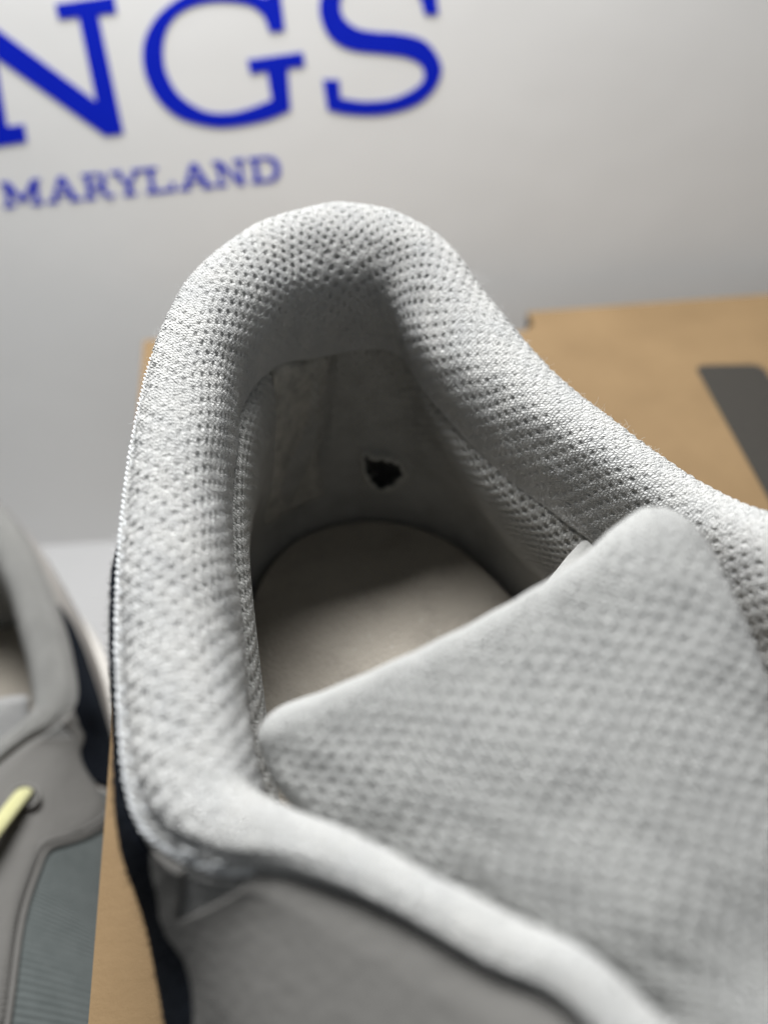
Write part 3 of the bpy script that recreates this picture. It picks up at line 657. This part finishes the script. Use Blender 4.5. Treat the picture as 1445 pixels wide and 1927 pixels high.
# a dark hair lying on the collar
def on_collar(px, py):
    x, y = proj(P); m = np.argmin((x-px)**2+(y-py)**2 + 1e6*((tt < 12) | (tt > 17))[:, None]); return P.reshape(-1, 3)[m]+N.reshape(-1, 3)[m]*sgn*0.55
hp = spline(np.array([on_collar(*q) for q in ((338, 1097), (352, 1104), (364, 1118), (371, 1136), (372, 1155))]), np.linspace(0, 4, 30), 0)
V, F = tube(hp, 0.035, 5); o = mesh_obj('hair', V, F, 'hair', None, origin=hp[15]); o['label'] = 'thin curved dark hair lying on the padded collar'; o['category'] = 'hair'

# ------------------------------------------------------------------ the other shoe of the pair, on the table beside the box
ROT = math.radians(33.0)
TGT = at_z(150, 1400, -BOXH+62); SRC = np.array([24.0, 34.0, 62.0])
cr, sr = math.cos(ROT), math.sin(ROT)
BASE2 = np.array([0, 0, -BOXH])
def xf_world(Pq):
    Pq = np.asarray(Pq, float); x, y = -Pq[:, 0], Pq[:, 1]
    x0, y0 = SRC[0], SRC[1]
    x = x-0.0030*np.clip(22-y, 0, 100)**2          # forefoot curves away from the box
    X = (x-x0)*cr-(y-y0)*sr+TGT[0]; Y = (x-x0)*sr+(y-y0)*cr+TGT[1]
    return np.stack([X, Y, Pq[:, 2]-BOXH], 1)
ORG2 = xf_world(ORG[None])[0]
shoe2 = empty('sneaker', ORG2, 'grey leather and mesh sneaker with lime laces standing on the table beside the box', 'shoe', None)
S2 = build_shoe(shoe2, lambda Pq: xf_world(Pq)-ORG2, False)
# lime lace threaded through an eyelet, with further lace rows towards the toe
def flat_tube(pts, ra, rb, sides=12):
    V, F = tube(pts, 1.0, sides); P0 = np.repeat(np.asarray(pts), sides, 0); D = V-P0
    up = np.array([0.25, -0.3, 0.9]); up /= np.linalg.norm(up)
    T = np.gradient(np.asarray(pts), axis=0); T /= np.linalg.norm(T, axis=1, keepdims=True); T = np.repeat(T, sides, 0)
    u2 = up-T*(T@up)[:, None]; u2 /= np.linalg.norm(u2, axis=1, keepdims=True)
    h = np.sum(D*u2, 1)[:, None]; return P0+u2*h*rb+(D-u2*h)*ra, F
lc = np.array([at_z(52, 1484, -BOXH+66), at_z(42, 1496, -BOXH+71.5), at_z(20, 1524, -BOXH+75), at_z(-15, 1570, -BOXH+78), at_z(-60, 1625, -BOXH+79), at_z(-120, 1680, -BOXH+79), at_z(-190, 1730, -BOXH+76), at_z(-260, 1770, -BOXH+66)])
for k_ in range(3):
    off = np.array([-16.0, -20.0, -3.0])*k_+np.array([0, 0, 0.0])
    Vt, Ft = flat_tube(spline(lc, np.linspace(0, len(lc)-1, 60), 0)+off, 2.2, 1.2); mesh_obj('lace', Vt-ORG2, Ft, 'lace', shoe2)
ec = lc[1]; a_ = np.linspace(0, 2*math.pi, 25)
ring = np.stack([ec[0]+3.6*np.cos(a_), ec[1]+3.4*np.sin(a_), ec[2]-1.2+2.2*np.cos(a_)*-0.6], 1)
Vt, Ft = tube(ring, 0.7, 6); mesh_obj('eyelet', Vt-ORG2, Ft, 'leather', shoe2)
